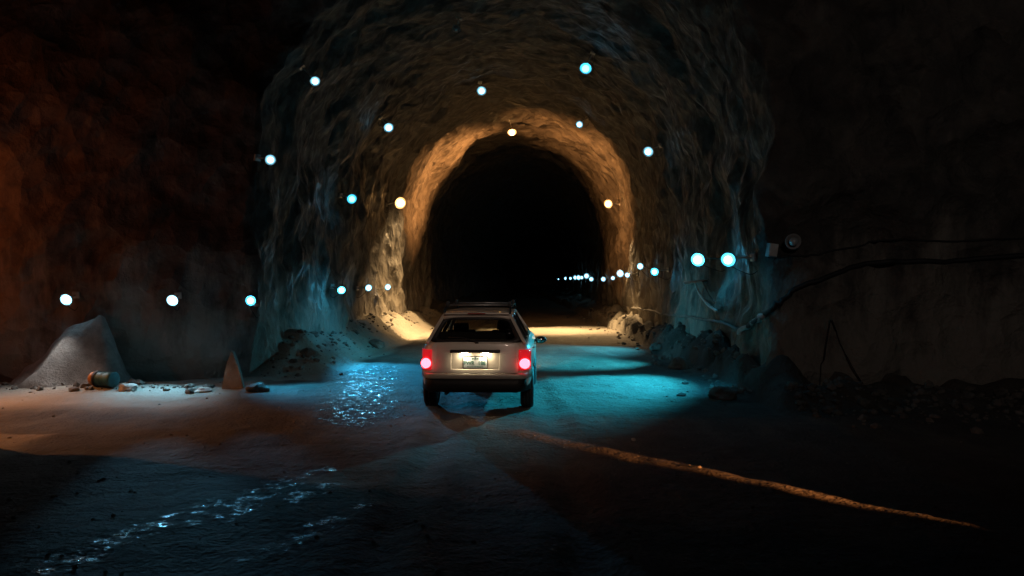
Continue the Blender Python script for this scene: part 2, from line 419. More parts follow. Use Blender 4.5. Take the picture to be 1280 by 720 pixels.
# ------------------------------------------------------------------ lamps
DISH = mat('enamelled_dish', (0.30, 0.30, 0.30), 0.6)
EM = {}
def emitter(col, st):
    k = (col, st)
    if k not in EM: EM[k] = mat('lit_bulb', (0.9, 0.9, 0.9), 0.4, emit=col, strength=st)
    return EM[k]
COOL = (0.05, 0.60, 1.0); WHITE = (0.28, 0.74, 1.0); WARM = (1.0, 0.48, 0.14); SODIUM = (1.0, 0.22, 0.05)
GLASS_OFF = mat('unlit_glass', (0.55, 0.62, 0.65), 0.15, 0.3)
def spot(parent, c, aim, watts, col, deg, blend=0.6):
    ld = bpy.data.lights.new('lamp_beam', 'SPOT'); ld.energy = watts; ld.color = col; ld.spot_size = math.radians(deg); ld.spot_blend = blend; ld.shadow_soft_size = 0.06
    lo = bpy.data.objects.new('lamp_beam', ld); C.objects.link(lo); lo.parent = parent; v = (Vector(aim) - c).normalized()
    lo.location = c - parent.location + v * 0.30; lo.rotation_euler = v.to_track_quat('-Z', 'Y').to_euler()
def lamp(px, py, label, col, st, r=0.10, off=0.34, group='floodlights along the tunnel', loc=None, lit=True, facing=None, full=True, flat=1.0, beam=None, beams=()):
    if loc is None:
        rd = ray_dir(px, py); hit, nrm, idx, dist = BV.ray_cast(CAM, rd)
        s = 0.0; c = hit
        for _ in range(200):
            near = BV.find_nearest(c)
            if near[3] >= off: break
            s += 0.05; c = hit - rd * s
    else:
        c = Vector(loc); near = BV.find_nearest(c)
    basep = near[0]
    nn = (c - basep).normalized()
    t = thing('floodlight' , label, 'lamp', basep, (0, 0, 0), group)
    face = (nn * 0.5 + Vector((0, -0.75, -0.28))).normalized() if facing is None else Vector(facing).normalized()
    cc = c - basep                                        # local coordinates are relative to the base
    q = face.to_track_quat('Z', 'Y').to_matrix().to_4x4(); M = Matrix.Translation(cc) @ q
    bm = bmesh.new(); seg = 20 if full else 12
    lathe(bm, [(r * 0.30, -r * 1.75), (r * 0.42, -r * 1.7), (r * 0.45, -r * 1.2), (r * 0.85, -r * 0.9), (r * 1.22, -r * 0.22), (r * 1.30, -r * 0.18), (r * 1.16, -r * 0.16), (r * 0.80, -r * 0.72), (r * 0.3, -r * 0.9), (0.0, -r * 0.9)], 'Z', seg, M)
    obj('reflector', bm, DISH, t)
    bm = bmesh.new(); rb = r * 0.72
    prof = [(0.0, rb * flat)] + [(rb * math.sin(a), rb * (flat if a < 1.57 else 1.0) * math.cos(a)) for a in [math.pi * k / 10 for k in range(1, 9)]] + [(rb * 0.35, -rb * 1.1)]
    lathe(bm, prof, 'Z', seg, M)
    b = obj('bulb', bm, emitter(col, st) if lit else GLASS_OFF, t)
    bm = bmesh.new()
    pb = M @ Vector((0, 0, -r * 1.6)); side = nn.cross(Vector((0, 0, 1))); side = side.normalized() if side.length > .1 else Vector((1, 0, 0))
    tube(bm, [nn * -0.10, nn * 0.04, lerp(nn * 0.04, pb, 0.6), pb], 0.017, 8)
    obj('bracket', bm, GALV, t)
    bm = bmesh.new(); pl = nn.to_track_quat('Z', 'Y').to_matrix(); box(bm, *(nn * 0.0), 0.13, 0.13, 0.05, pl, 0.006)
    obj('mounting_plate', bm, GALV, t)
    for bb in ([beam] if beam else list(beams)): spot(t, c, *bb)
    if full:
        bm = bmesh.new(); pc = pb + Vector((0, 0, -0.10))
        tube(bm, spline([pb, pb + Vector((0, 0, -0.12)) + side * 0.05, nn * 0.06 + Vector((0, 0, -0.28)), nn * -0.12 + Vector((0, 0, -0.2))], 5), 0.007, 6)
        obj('flex', bm, RUBBER, t)
    return t
G1 = 'low floodlights on the left rock face'; G2 = 'low floodlights on the left tunnel wall'; G3 = 'floodlights up in the vault'; G4 = 'warm floodlights ringing the bright arch'; G5 = 'floodlights along the right wall'; G6 = 'far floodlights in the dark part of the tunnel'
VF = dict(flat=0.35, off=0.4)
lamp(82, 375, 'cool white lamp at far left above the pale spoil heap', WHITE, 32, 0.088, 0.4, G1, beam=((-8.3, 13.2, 0), 90, (0.85, 0.85, 0.85), 130, 1.0))
lamp(215, 376, 'middle of the three low lamps on the left rock face', WHITE, 34, 0.088, 0.4, G1, beams=[((-6.1, 13.7, 0), 330, (0.26, 0.66, 0.90), 80, 1.0), ((-2.9, 6.3, 0), 420, (0.2, 0.65, 1.0), 14, 1.0)])
lamp(313, 376, 'low lamp by the corner above the pointed white slab', COOL, 45, 0.08, 0.4, G1, beams=[((-3.6, 14.2, 0), 500, (0.04, 0.45, 0.80), 80, 1.0), ((-2.2, 7.2, 0), 200, (0.15, 0.6, 1.0), 14, 1.0)])
lamp(427, 363, 'nearest of the three small low lamps beside the warm arch on the left', COOL, 70, 0.085, 0.4, G2, beams=[((-2.5, 17.0, 0), 3000, (0.03, 0.40, 0.74), 42, 1.0), ((-2.6, 14.4, 0), 650, (0.2, 0.6, 0.85), 20, 1.0), ((4.3, 20.5, 0.6), 1500, (0.05, 0.42, 0.6), 36, 1.0)])
lamp(461, 360, 'middle of the three small low lamps beside the warm arch on the left', WHITE, 15, 0.085, 0.4, G2)
lamp(485, 359, 'farthest small low lamp left, just inside the warm arch', WHITE, 12, 0.09, 0.4, G2)
lamp(338, 200, 'oval blue-white lamp on the left haunch above the corner lamp', WHITE, 7, 0.085, group=G3, **VF)
lamp(394, 102, 'oval lamp highest on the left of the vault', WHITE, 7, 0.085, group=G3, **VF)
lamp(440, 249, 'round cyan lamp on the left haunch outside the warm arch', COOL, 14, 0.11, 0.4, G3)
lamp(486, 160, 'small lamp on the vault upper left of the warm arch', WHITE, 7, 0.12, group=G3, **VF)
lamp(602, 114, 'small lamp at the vault crown just above the warm arch', WHITE, 6, 0.13, group=G3, **VF)
lamp(732, 86, 'large bright cyan lamp highest at the vault crown', COOL, 14, 0.13, 0.45, G3)
lamp(724, 156, 'tiny lamp below the large cyan crown lamp', WHITE, 6, 0.11, group=G3, **VF)
lamp(810, 190, 'oval lamp on the right haunch above the right wall', WHITE, 7, 0.12, group=G3, **VF)
WB_ = (1.0, 0.62, 0.27); WR_ = (1.0, 0.40, 0.11)
lamp(501, 254, 'warm white lamp on the left side of the bright arch', WARM, 26, 0.17, 0.5, G4, beams=[((-2.6, 27.6, 0.0), 3500, WB_, 62, 1.0), ((3.9, 33.8, 6.6), 11000, WR_, 60, 1.0)])
lamp(640, 166, 'warm white lamp at the top of the bright arch', WARM, 26, 0.15, 0.5, G4, beams=[((1.2, 30.4, 0), 11000, WB_, 42, 0.9), ((-4.2, 28.6, 0.5), 9500, WB_, 46, 1.0)])
lamp(760, 255, 'warm white lamp on the right side of the bright arch', WARM, 26, 0.15, 0.5, G4, beams=[((2.9, 30.0, 0), 4500, WB_, 70, 1.0), ((-3.9, 33.8, 6.6), 12500, WR_, 60, 1.0)])
lamp(872, 325, 'largest brightest cyan lamp on right wall with pale bar below', COOL, 60, 0.125, 0.6, G5, beams=[((1.7, 14.6, 0), 6200, (0.02, 0.46, 0.62), 50, 1.0), ((1.4, 18.8, 0), 3800, (0.03, 0.46, 0.60), 62, 1.0), ((-4.6, 20.0, 0.4), 1500, (0.06, 0.36, 0.60), 28, 1.0)])
lamp(910, 325, 'bright cyan lamp nearest the right corner', COOL, 34, 0.10, 0.45, G5, beam=((2.6, 14.6, 0), 350, (0.02, 0.45, 0.75), 80, 0.9))
lamp(818, 340, 'cyan lamp on the right wall left of the largest cyan lamp', COOL, 30, 0.10, 0.45, G5, beam=((1.6, 22.0, 0), 1900, (0.04, 0.46, 0.62), 84, 1.0))
lamp(800, 333, 'small lamp slightly higher, beside the right leg of the warm arch', WHITE, 12, 0.09, 0.4, G5)
lamp(784, 344, 'right one of the close pair on the right leg of the warm arch', WHITE, 10, 0.08, 0.4, G5)
lamp(775, 342, 'left one of the close pair on the right leg of the warm arch', WHITE, 12, 0.12, 0.4, G5)
far = [(766, 347.7, .07, 'faint'), (754, 349, .10, 'single'), (739, 349, .12, 'lone'), (733, 345, .16, 'raised'), (727, 347, .12, ''), (723, 347, .18, ''), (719, 347, .18, ''), (713, 348, .14, ''), (707, 348, .20, ''), (698, 349, .16, '')]
labels = ['faint far lamp on the inner edge of the arch right leg', 'far lamp just inside the dark opening by its right edge', 'second far lamp in from the right edge of the dark opening', 'far lamp sitting a little higher than its neighbours',
          'right end of the bright distant lamp cluster', 'bright lamp right of centre in the distant cluster', 'bright lamp at the centre of the distant cluster', 'lamp left of the distant cluster', 'second lamp from the left end of the distant row', 'dimmest lamp at the left end of the distant row']
for (px, py, r, _), lb in zip(far, labels):
    fx = (px - 640) / F
    d = (4.6 - 39 * BEND) / (fx - BEND); d = max(34, min(235, d))
    lamp(px, py, lb, WHITE, 5, r * 1.15, 0.3, G6, loc=(fx * d, d, 1.95 + (350 - py) / F * d), facing=(-0.45, -1, -0.1), full=False)
# unlit ones
lamp(992, 302, 'unlit lamp catching a glint high on the dark right face', WHITE, 0, 0.10, 0.25, 'unlit floodlights', lit=False)
lamp(570, 36, 'unlit lamp at the dark vault crown top centre', WHITE, 0, 0.08, 0.25, 'unlit floodlights', lit=False)

# pale bar and drooping cables under the largest cyan lamp
def near_wall(px, py, gap):
    h = BV.ray_cast(CAM, ray_dir(px, py))[0]; return h - ray_dir(px, py) * gap
c0 = BV.ray_cast(CAM, ray_dir(878, 351))[0]
t = thing('wall_bracket', 'pale horizontal bracket bar with drooping hose on right wall', 'bracket', c0)
PALEPAINT = mat('pale_enamel', (0.62, 0.62, 0.6), 0.5, var=0.15)
b = near_wall(878, 351, 0.25) - c0; a = at(855, 354, (b + c0).y) - c0
bm = bmesh.new(); tube(bm, [a, a.lerp(b, 0.5), b, b + Vector((0.15, 0.1, 0))], 0.032, 8); obj('bar', bm, PALEPAINT, t)
bm = bmesh.new(); tube(bm, spline([a.lerp(b, 0.6)] + [near_wall(x, y, 0.2) - c0 for x, y in ((874, 366), (884, 380), (896, 389))], 8), 0.03, 8); obj('hose', bm, PALEPAINT, t)
bm = bmesh.new(); tube(bm, spline([b] + [near_wall(x, y, 0.2) - c0 for x, y in ((885, 367), (893, 377), (903, 384))], 8), 0.02, 8); obj('hose', bm, HOSE, t)

# junction box on the right face
hit, nrm, _, _ = BV.ray_cast(CAM, ray_dir(963, 313))
t = thing('junction_box', 'small grey junction box beside the unlit lamp on right face', 'box', hit)
bm = bmesh.new(); box(bm, 0, -0.08, 0, 0.15, 0.16, 0.22, Matrix.Rotation(0.15, 3, 'Y'), 0.01); obj('casing', bm, GREYPAINT, t)
bm = bmesh.new(); box(bm, 0, -0.168, 0, 0.13, 0.012, 0.20, Matrix.Rotation(0.15, 3, 'Y'), 0.004); obj('lid', bm, PALEPAINT, t)

# cables and hose along the right wall
def wall_line(name, pts, r, label, material, off=0.05, cat='cable', n=7):
    P = []
    for (px, py) in pts:
        h = BV.ray_cast(CAM, ray_dir(px, py)); 
        P.append(h[0] - ray_dir(px, py) * off)
    sp = spline(P, n); out = []
    for q in sp:
        nr = BV.find_nearest(q); inside = (q - nr[0]).dot((Vector((0, q.y, 4)) - nr[0]).normalized())
        if inside < r: q = nr[0] + (Vector((0, q.y - 1, 3)) - nr[0]).normalized() * (r * 1.1)
        out.append(q)
    bm = bmesh.new(); tube(bm, out, r, 8); return tag(obj(name, bm, material), label, cat)
wall_line('air_hose', [(772, 383), (790, 385), (812, 388), (832, 394), (858, 396), (884, 401), (906, 405), (924, 414)], 0.035, 'dusty hose sagging along the right wall under the cyan lamps', HOSE, 0.12, 'hose')
wall_line('pipe', [(925, 419), (940, 408), (954, 395)], 0.045, 'short pale pipe end at the right corner', PALEPAINT, 0.12, 'pipe')
wall_line('power_cable', [(935, 408), (960, 390), (990, 372), (1030, 350), (1075, 333), (1125, 326), (1190, 326), (1279, 320), (1330, 316)], 0.042, 'thick black cable swooping up across the dark right face', RUBBER, 0.12)
wall_line('power_cable', [(960, 322), (1010, 319), (1070, 308), (1110, 300), (1200, 302), (1279, 297), (1330, 295)], 0.016, 'thin black cable running past the unlit lamp on the right face', RUBBER, 0.08)
wall_line('power_cable', [(1038, 400), (1033, 430), (1028, 465), (1024, 498)], 0.009, 'thin cable hanging straight down the dark right face', RUBBER, 0.06)
wall_line('power_cable', [(1040, 400), (1052, 430), (1066, 460), (1085, 490)], 0.009, 'thin cable slanting down to the right on the dark right face', RUBBER, 0.06)

# sodium lamp in the side passage, outside the frame to the left; its glow reddens the left face
def fixture(loc, label, col, st, r, facing, beam=None):
    return lamp(0, 0, label, col, st, r, 0.4, None, loc=loc, facing=facing, beams=[beam] if beam and not isinstance(beam, list) else (beam or ()))
fixture((-12.0, 12.2, 4.2), 'orange sodium lamp in the side passage beyond the left edge', SODIUM, 100, 0.16, (0.3, 0.4, -0.6), [((-7.3, 11.5, 0), 1500, (1.0, 0.34, 0.09), 64, 1.0), ((-11.0, 15.0, 4.0), 130, (1.0, 0.20, 0.06), 105, 1.0)])
fixture((2.5, -3.0, 7.0), 'added dim warm fill lamp high on the chamber roof behind the viewer', (1.0, 0.70, 0.55), 11, 0.16, (0.1, 1, -0.1), [((7.2, 12.5, 4.3), 300, (1.0, 0.86, 0.78), 58, 1.0), ((-0.4, 11.8, 1.0), 1050, (1.0, 0.74, 0.60), 24, 1.0)])  # added fill for the right face and the car's rear

# added lamp outside the frame to the right, rakes an orange streak along the ridge
PA2, PB2 = Vector((PA.x, PA.y, 0)), Vector((PB.x, PB.y, 0)); ed = (PB2 - PA2).normalized()
src = PB2 + ed * 4.0; src.z = 0.62
t = thing('added_streak_light', 'added orange light on a stand outside the right edge, casting the orange streak', 'lamp', (src.x, src.y, gheight(src.x, src.y)))
bm = bmesh.new(); tube(bm, [(0, 0, 0.0), (0, 0, 0.52)], 0.015, 8)
for k in range(3): tube(bm, [(0, 0, 0.25), (0.22 * math.cos(k * 2.1), 0.22 * math.sin(k * 2.1), 0.0)], 0.01, 8)
obj('stand', bm, GREYPAINT, t)
bm = bmesh.new(); box(bm, ed.x * 0.08, ed.y * 0.08, 0.60, 0.2, 0.10, 0.15, Matrix.Rotation(math.atan2(ed.y, ed.x) + math.pi / 2, 3, 'Z'), 0.012); obj('casing', bm, ORN, t)
sd = bpy.data.lights.new('added_streak_beam', 'SPOT'); sd.energy = 8500; sd.color = (1.0, 0.34, 0.09); sd.spot_size = math.radians(6.6); sd.spot_blend = 1.0; sd.shadow_soft_size = 0.04
so = bpy.data.objects.new('added_streak_beam', sd); C.objects.link(so); so.location = src; tgt = PA2.lerp(PB2, 0.50)
so.rotation_euler = (tgt - src).to_track_quat('-Z', 'Y').to_euler(); so.scale = (0.4, 1, 1)

# ------------------------------------------------------------------ car
SILVER = mat('silver_paint', (0.66, 0.60, 0.52), 0.36, 0.05, coat=0.6, var=0.06, vscale=3, bump=0.02)
BLACKP = mat('black_plastic', (0.015, 0.015, 0.016), 0.55, bump=0.1)
DARKRED = mat('red_lens', (0.30, 0.008, 0.012), 0.15, coat=1.0); GLOWRED = mat('glowing_red_lens', (0.30, 0.008, 0.012), 0.15, coat=1.0, emit=(1.0, 0.02, 0.03), strength=0.5)
REDLIT = mat('lit_red_lens', (0.5, 0.02, 0.03), 0.25, emit=(1.0, 0.035, 0.05), strength=18)
CHROME = mat('chrome', (0.6, 0.6, 0.6), 0.15, 1.0)
FABRIC = mat('seat_fabric', (0.035, 0.033, 0.035), 0.9, bump=0.3)
def glass_mat(name, tint, a):
    m = bpy.data.materials.new(name); m.use_nodes = True; nt = m.node_tree; nt.nodes.clear()
    out = nt.nodes.new('ShaderNodeOutputMaterial'); tr = nt.nodes.new('ShaderNodeBsdfTransparent'); gl = nt.nodes.new('ShaderNodeBsdfGlossy')
    tr.inputs[0].default_value = (*tint, 1); gl.inputs['Roughness'].default_value = 0.04; gl.inputs[0].default_value = (1, 1, 1, 1)
    fr = nt.nodes.new('ShaderNodeFresnel'); fr.inputs[0].default_value = 1.45; mx = nt.nodes.new('ShaderNodeMixShader')
    nt.links.new(fr.outputs[0], mx.inputs[0]); nt.links.new(tr.outputs[0], mx.inputs[1]); nt.links.new(gl.outputs[0], mx.inputs[2]); nt.links.new(mx.outputs[0], out.inputs[0]); return m
GLASS = glass_mat('tinted_glass', (0.62, 0.64, 0.60), 0); WSGLASS = glass_mat('clear_glass', (0.9, 0.92, 0.9), 0)

CAR = thing('car', 'silver station wagon with roof rails and lit red tail lights seen from behind', 'car', (-0.53, 11.5, 0.0), (0, 0, math.radians(-2.5)))
def plan_w(y):                # half width along the length
    ks = [(-0.02, 0.66), (0.02, 0.72), (0.08, 0.772), (0.2, 0.805), (0.5, 0.825), (3.4, 0.83), (3.8, 0.79), (4.05, 0.68), (4.18, 0.5)]
    for (a, wa), (b, wb) in zip(ks, ks[1:]):
        if y <= b: return lerp(wa, wb, (y - a) / (b - a))
    return ks[-1][1]
def top_z(y):
    ks = [(-1, 0.965), (2.75, 0.965), (3.2, 0.93), (3.8, 0.83), (4.08, 0.70), (4.18, 0.56)]
    for (a, wa), (b, wb) in zip(ks, ks[1:]):
        if y <= b: return lerp(wa, wb, (y - a) / (b - a))
    return ks[-1][1]
def make_body():
    bm = bmesh.new(); rings = []
    ys = [-0.02, 0.02, 0.08, 0.2, 0.35, 0.6, 1.0, 1.5, 2.0, 2.5, 2.75, 3.0, 3.2, 3.5, 3.8, 3.95, 4.05, 4.12, 4.18]
    for y in ys:
        W = plan_w(y); T = top_z(y); hp = [(0.0, 0.26), (W * 0.8, 0.26), (W * 0.955, 0.30), (W * 0.985, 0.40), (W, 0.55), (W, 0.68), (W * 0.985, 0.80), (W * 0.955, T - 0.055), (W * 0.90, T - 0.008), (W * 0.5, T), (0, T)]
        pts = hp + [(-x, z) for x, z in reversed(hp[1:-1])]
        ring = []
        for (x, z) in pts:
            yy = y + (max(0, z - 0.55) * 0.16 if y < 0.35 else 0)
            ring.append(bm.verts.new((x, yy, z)))
        rings.append(ring)
    n = len(rings[0])
    for a, b in zip(rings, rings[1:]):
        for k in range(n): bm.faces.new((a[k], a[(k + 1) % n], b[(k + 1) % n], b[k]))
    bm.faces.new(rings[0]); bm.faces.new(rings[-1])
    bmesh.ops.recalc_face_normals(bm, faces=bm.faces)
    me = bpy.data.meshes.new('body'); bm.to_mesh(me); bm.free()
    o = bpy.data.objects.new('body', me); C.objects.link(o)
    cut = []
    bmc = bmesh.new()
    for y in (0.72, 3.36):
        for s in (-1, 1): lathe(bmc, [(0.0, s * 0.50), (0.37, s * 0.50), (0.37, s * 1.0), (0.0, s * 1.0)], 'X', 32, Matrix.Translation((0, y, 0.31)))
    bmesh.ops.recalc_face_normals(bmc, faces=bmc.faces)
    mc = bpy.data.meshes.new('cut'); bmc.to_mesh(mc); bmc.free(); co = bpy.data.objects.new('cut', mc); C.objects.link(co)
    md = o.modifiers.new('b', 'BOOLEAN'); md.operation = 'DIFFERENCE'; md.object = co; md.solver = 'EXACT'
    bv = o.modifiers.new('v', 'BEVEL'); bv.width = 0.012; bv.segments = 2; bv.limit_method = 'ANGLE'; bv.angle_limit = math.radians(35)
    dg = bpy.context.evaluated_depsgraph_get(); me2 = bpy.data.meshes.new_from_object(o.evaluated_get(dg))
    bpy.data.objects.remove(o); bpy.data.objects.remove(co)
    me2.materials.clear()
    return obj('body', me2, SILVER, CAR)
body = make_body()
for p_ in body.data.polygons: p_.use_smooth = p_.area < 0.05
# greenhouse: roof, pillars, panes
ZB, ZR = 0.955, 1.36
def gx(z): return lerp(0.735, 0.515, (z - ZB) / (ZR - ZB))          # half width of cabin at height z
def gyr(z): return lerp(0.07, 0.30, (z - ZB) / (ZR - ZB))           # rear glass plane
def gyf(z): return lerp(2.95, 2.15, (z - ZB) / (ZR - ZB))           # windscreen plane
bm = bmesh.new()
def roof_grid():
    NX, NY = 14, 18; g = []
    for j in range(NY + 1):
        v = j / NY; y = lerp(gyr(ZR) - 0.05, gyf(ZR) + 0.03, v); row = []
        for i in range(NX + 1):
            u = -1 + 2 * i / NX; wq = 0.535 - 0.04 * (abs(2 * v - 1) ** 6)
            z = ZR + 0.035 * (1 - u ** 4) + 0.03 * (1 - (2 * v - 1) ** 2) - 0.03 * abs(2 * v - 1) ** 8
            row.append((u * wq, y, z))
        g.append(row)
    return g
g = roof_grid(); up = [[bm.verts.new(p) for p in r] for r in g]; dn = [[bm.verts.new((p[0] * .97, p[1], p[2] - 0.045)) for p in r] for r in g]
for L_, fl in ((up, 0), (dn, 1)):
    for j in range(len(L_) - 1):
        for i in range(len(L_[0]) - 1): bm.faces.new((L_[j][i], L_[j][i + 1], L_[j + 1][i + 1], L_[j + 1][i]))
def edge(a, b):
    for i in range(len(a) - 1): bm.faces.new((a[i], a[i + 1], b[i + 1], b[i]))
edge(up[0], dn[0]); edge(up[-1], dn[-1]); edge([r[0] for r in up], [r[0] for r in dn]); edge([r[-1] for r in up], [r[-1] for r in dn])
obj('roof', bm, SILVER, CAR)
def pillar(s, y0, y1, wd, mat_=SILVER, th=0.05, x_in=0.0):
    bm = bmesh.new(); n = 6; ringsL = []
    for k in range(n + 1):
        z = lerp(ZB - 0.02, ZR + 0.005, k / n); y = lerp(y0, y1, k / n); x = s * (gx(z) - x_in)
        ring = [bm.verts.new(q) for q in ((x, y - wd / 2, z), (x - s * 0.006, y + wd / 2, z), (x - s * th, y + wd / 2, z), (x - s * th, y - wd / 2, z))]
        ringsL.append(ring)
    for a, b in zip(ringsL, ringsL[1:]):
        for k in range(4): bm.faces.new((a[k], a[(k + 1) % 4], b[(k + 1) % 4], b[k]))
    bm.faces.new(ringsL[0]); bm.faces.new(ringsL[-1])
    bmesh.ops.bevel(bm, geom=[e for e in bm.edges if abs(e.verts[0].co.z - e.verts[1].co.z) > 0.03], offset=0.008, segments=2, affect='EDGES')
    return obj('pillar', bm, mat_, CAR)
for s in (-1, 1):
    pillar(s, 0.13, 0.34, 0.12); pillar(s, 0.98, 1.0, 0.07, BLACKP); pillar(s, 1.78, 1.74, 0.06, BLACKP); pillar(s, 2.92, 2.15, 0.06)
    def pane(name, y0b, y1b, y0t, y1t, m_):
        bm = bmesh.new(); z0, z1 = ZB, ZR - 0.01; x0, x1 = s * (gx(z0) - 0.02), s * (gx(z1) - 0.02)
        for dx in (0, -s * 0.005):
            pass
        v = [bm.verts.new(q) for q in ((x0, y0b, z0), (x0, y1b, z0), (x1, y1t, z1), (x1, y0t, z1))]; bm.faces.new(v)
        r = bmesh.ops.solidify(bm, geom=list(bm.faces), thickness=0.005); return obj(name, bm, m_, CAR, smooth=False)
    pane('side_window', 0.19, 0.95, 0.40, 0.97, GLASS); pane('side_window', 1.01, 1.75, 1.03, 1.71, GLASS); pane('side_window', 1.81, 2.88, 1.77, 2.13, GLASS)
    # waist moulding
# rear window with black border
def rw_point(u, z, out=0.0):
    x = u * (gx(z) - 0.055); y = gyr(z) - out + 0.05 * u * u; return (x, y, z)
def sheet(fn, NX=10, NY=6, th=0.006):
    bm = bmesh.new(); g = [[bm.verts.new(fn(-1 + 2 * i / NX, j / NY)) for i in range(NX + 1)] for j in range(NY + 1)]
    for j in range(NY):
        for i in range(NX): bm.faces.new((g[j][i], g[j][i + 1], g[j + 1][i + 1], g[j + 1][i]))
    bmesh.ops.solidify(bm, geom=list(bm.faces), thickness=th); return bm
obj('rear_window', sheet(lambda u, v: rw_point(u * 0.93, lerp(ZB + 0.03, ZR - 0.065, v), 0.0)), GLASS, CAR)
def frame_bm(u_in, z0, z1, out):
    bm = bmesh.new(); N = 40
    def loop(k, zo0, zo1, o):
        vs = []
        for i in range(N):
            a = 2 * math.pi * i / N; c, s_ = math.cos(a), math.sin(a); e = 0.28
            u = math.copysign(abs(c) ** e, c) * k; zz = (zo0 + zo1) / 2 + math.copysign(abs(s_) ** e, s_) * (zo1 - zo0) / 2
            vs.append(bm.verts.new(rw_point(u, zz, o)))
        return vs
    A = loop(1.04, z0, z1, out); B = loop(u_in, z0 + 0.045, z1 - 0.04, out); A2 = loop(1.04, z0, z1, -0.02); B2 = loop(u_in, z0 + 0.045, z1 - 0.04, -0.02)
    for P_, Q_ in ((A, B), (B, B2), (B2, A2), (A2, A)):
        for i in range(N): bm.faces.new((P_[i], P_[(i + 1) % N], Q_[(i + 1) % N], Q_[i]))
    return bm
obj('window_surround', frame_bm(0.90, ZB - 0.005, ZR - 0.035, 0.015), BLACKP, CAR)
# tailgate header above the glass, with brake lamp housing
obj('windscreen', sheet(lambda u, v: (u * (gx(lerp(ZB, ZR, v)) - 0.06), gyf(lerp(ZB, ZR, v)) - 0.07 * u * u, lerp(ZB - 0.01, ZR - 0.01, v))), WSGLASS, CAR)
# tailgate skin (separate panel, proud of the body end)
def rear_y(z): return -0.02 + max(0, z - 0.55) * 0.16
RX, RZ0, RZ1 = 0.345, 0.585, 0.83          # plate recess
def tail_panel():
    bm = bmesh.new(); xs = [-0.62, -0.56, -0.45, -RX, -0.28, -0.14, 0, 0.14, 0.28, RX, 0.45, 0.56, 0.62]; zs = [0.50, 0.52, RZ0, 0.66, 0.74, RZ1, 0.90, 0.955]
    g = [[bm.verts.new((x, rear_y(z) - 0.035 + 0.05 * (abs(x) / 0.62) ** 4, z)) for x in xs] for z in zs]
    for j in range(len(zs) - 1):
        for i in range(len(xs) - 1):
            if abs((xs[i] + xs[i + 1]) / 2) < RX and RZ0 < (zs[j] + zs[j + 1]) / 2 < RZ1: continue
            bm.faces.new((g[j][i], g[j][i + 1], g[j + 1][i + 1], g[j + 1][i]))
    # skirt into the body and into the recess
    for e in [e for e in bm.edges if len(e.link_faces) == 1]: pass
    r = bmesh.ops.extrude_edge_only(bm, edges=[e for e in bm.edges if len(e.link_faces) == 1])
    for v in [x for x in r['geom'] if isinstance(x, bmesh.types.BMVert)]: v.co.y += 0.055 if not (abs(v.co.x) <= RX + .01 and RZ0 - .01 <= v.co.z <= RZ1 + .01) else 0.030
    return bm
tg = obj('tailgate', tail_panel(), SILVER, CAR)
md = tg.modifiers.new('b', 'BEVEL'); md.width = 0.012; md.segments = 3; md.limit_method = 'ANGLE'
bm = bmesh.new(); box(bm, 0, rear_y(0.7) - 0.004, 0.708, RX * 2 - 0.004, 0.012, RZ1 - RZ0 - 0.004); 
obj('plate_recess', bm, SILVER, tg, smooth=False)
bm = bmesh.new(); box(bm, 0, rear_y(0.85) - 0.075, 0.842, 0.72, 0.09, 0.042, None, 0.012); obj('garnish', bm, BLACKP, tg)
PLIT = mat('lit_plate_lamp', (0.9, 0.9, 0.8), 0.4, emit=(1.0, 0.80, 0.50), strength=120)
for s in (-1, 1):
    bm = bmesh.new(); box(bm, s * 0.155, rear_y(0.82) - 0.085, 0.814, 0.085, 0.032, 0.016, None, 0.004); obj('plate_lamp', bm, PLIT, tg)
# number plate
PLATE = mat('plate_white', (0.80, 0.88, 0.92), 0.45, bump=0.05); PLGREEN = mat('plate_green', (0.02, 0.14, 0.12), 0.5)
bm = bmesh.new(); box(bm, 0, -0.018, 0.682, 0.34, 0.010, 0.165, None, 0.003)
pl = obj('licence_plate', bm, PLATE, tg)
bm = bmesh.new()
for (cx, cz, sx, sz) in ((0, 0.767, 0.36, 0.008), (0, 0.597, 0.36, 0.008), (-0.176, 0.682, 0.008, 0.162), (0.176, 0.682, 0.008, 0.162)): box(bm, cx, -0.020, cz, sx, 0.016, sz)
obj('plate_frame', bm, BLACKP, pl)
def text(name, s, size, x, z, parent, m_, y=-0.0245, sx=1.0):
    cu = bpy.data.curves.new(name, 'FONT'); cu.body = s; cu.size = size; cu.align_x = 'CENTER'; cu.align_y = 'CENTER'; cu.extrude = 0.0012; cu.offset = size * 0.02
    o = bpy.data.objects.new(name, cu); C.objects.link(o); dg = bpy.context.evaluated_depsgraph_get(); dg.update()
    me = bpy.data.meshes.new_from_object(o.evaluated_get(dg)); bpy.data.objects.remove(o)
    me.transform(Matrix.Translation((x, y, z)) @ Matrix.Rotation(math.pi / 2, 4, 'X') @ Matrix.Diagonal((sx, 1, 1, 1)))
    me.materials.clear(); return obj(name, me, m_, parent, smooth=False)
text('plate_number', 'PWR', 0.078, -0.088, 0.668, pl, PLGREEN, sx=0.9); text('plate_number', '188', 0.078, 0.095, 0.668, pl, PLGREEN, sx=0.95)
text('plate_motto', 'MATATAG NA REPUBLIKA', 0.020, 0, 0.618, pl, PLGREEN)
bm = bmesh.new(); box(bm, 0, -0.024, 0.728, 0.10, 0.003, 0.006); box(bm, 0, -0.024, 0.742, 0.012, 0.003, 0.028); box(bm, 0.035, -0.024, 0.736, 0.03, 0.003, 0.012); box(bm, -0.035, -0.024, 0.736, 0.03, 0.003, 0.012); obj('plate_emblem', bm, PLGREEN, pl, smooth=False)
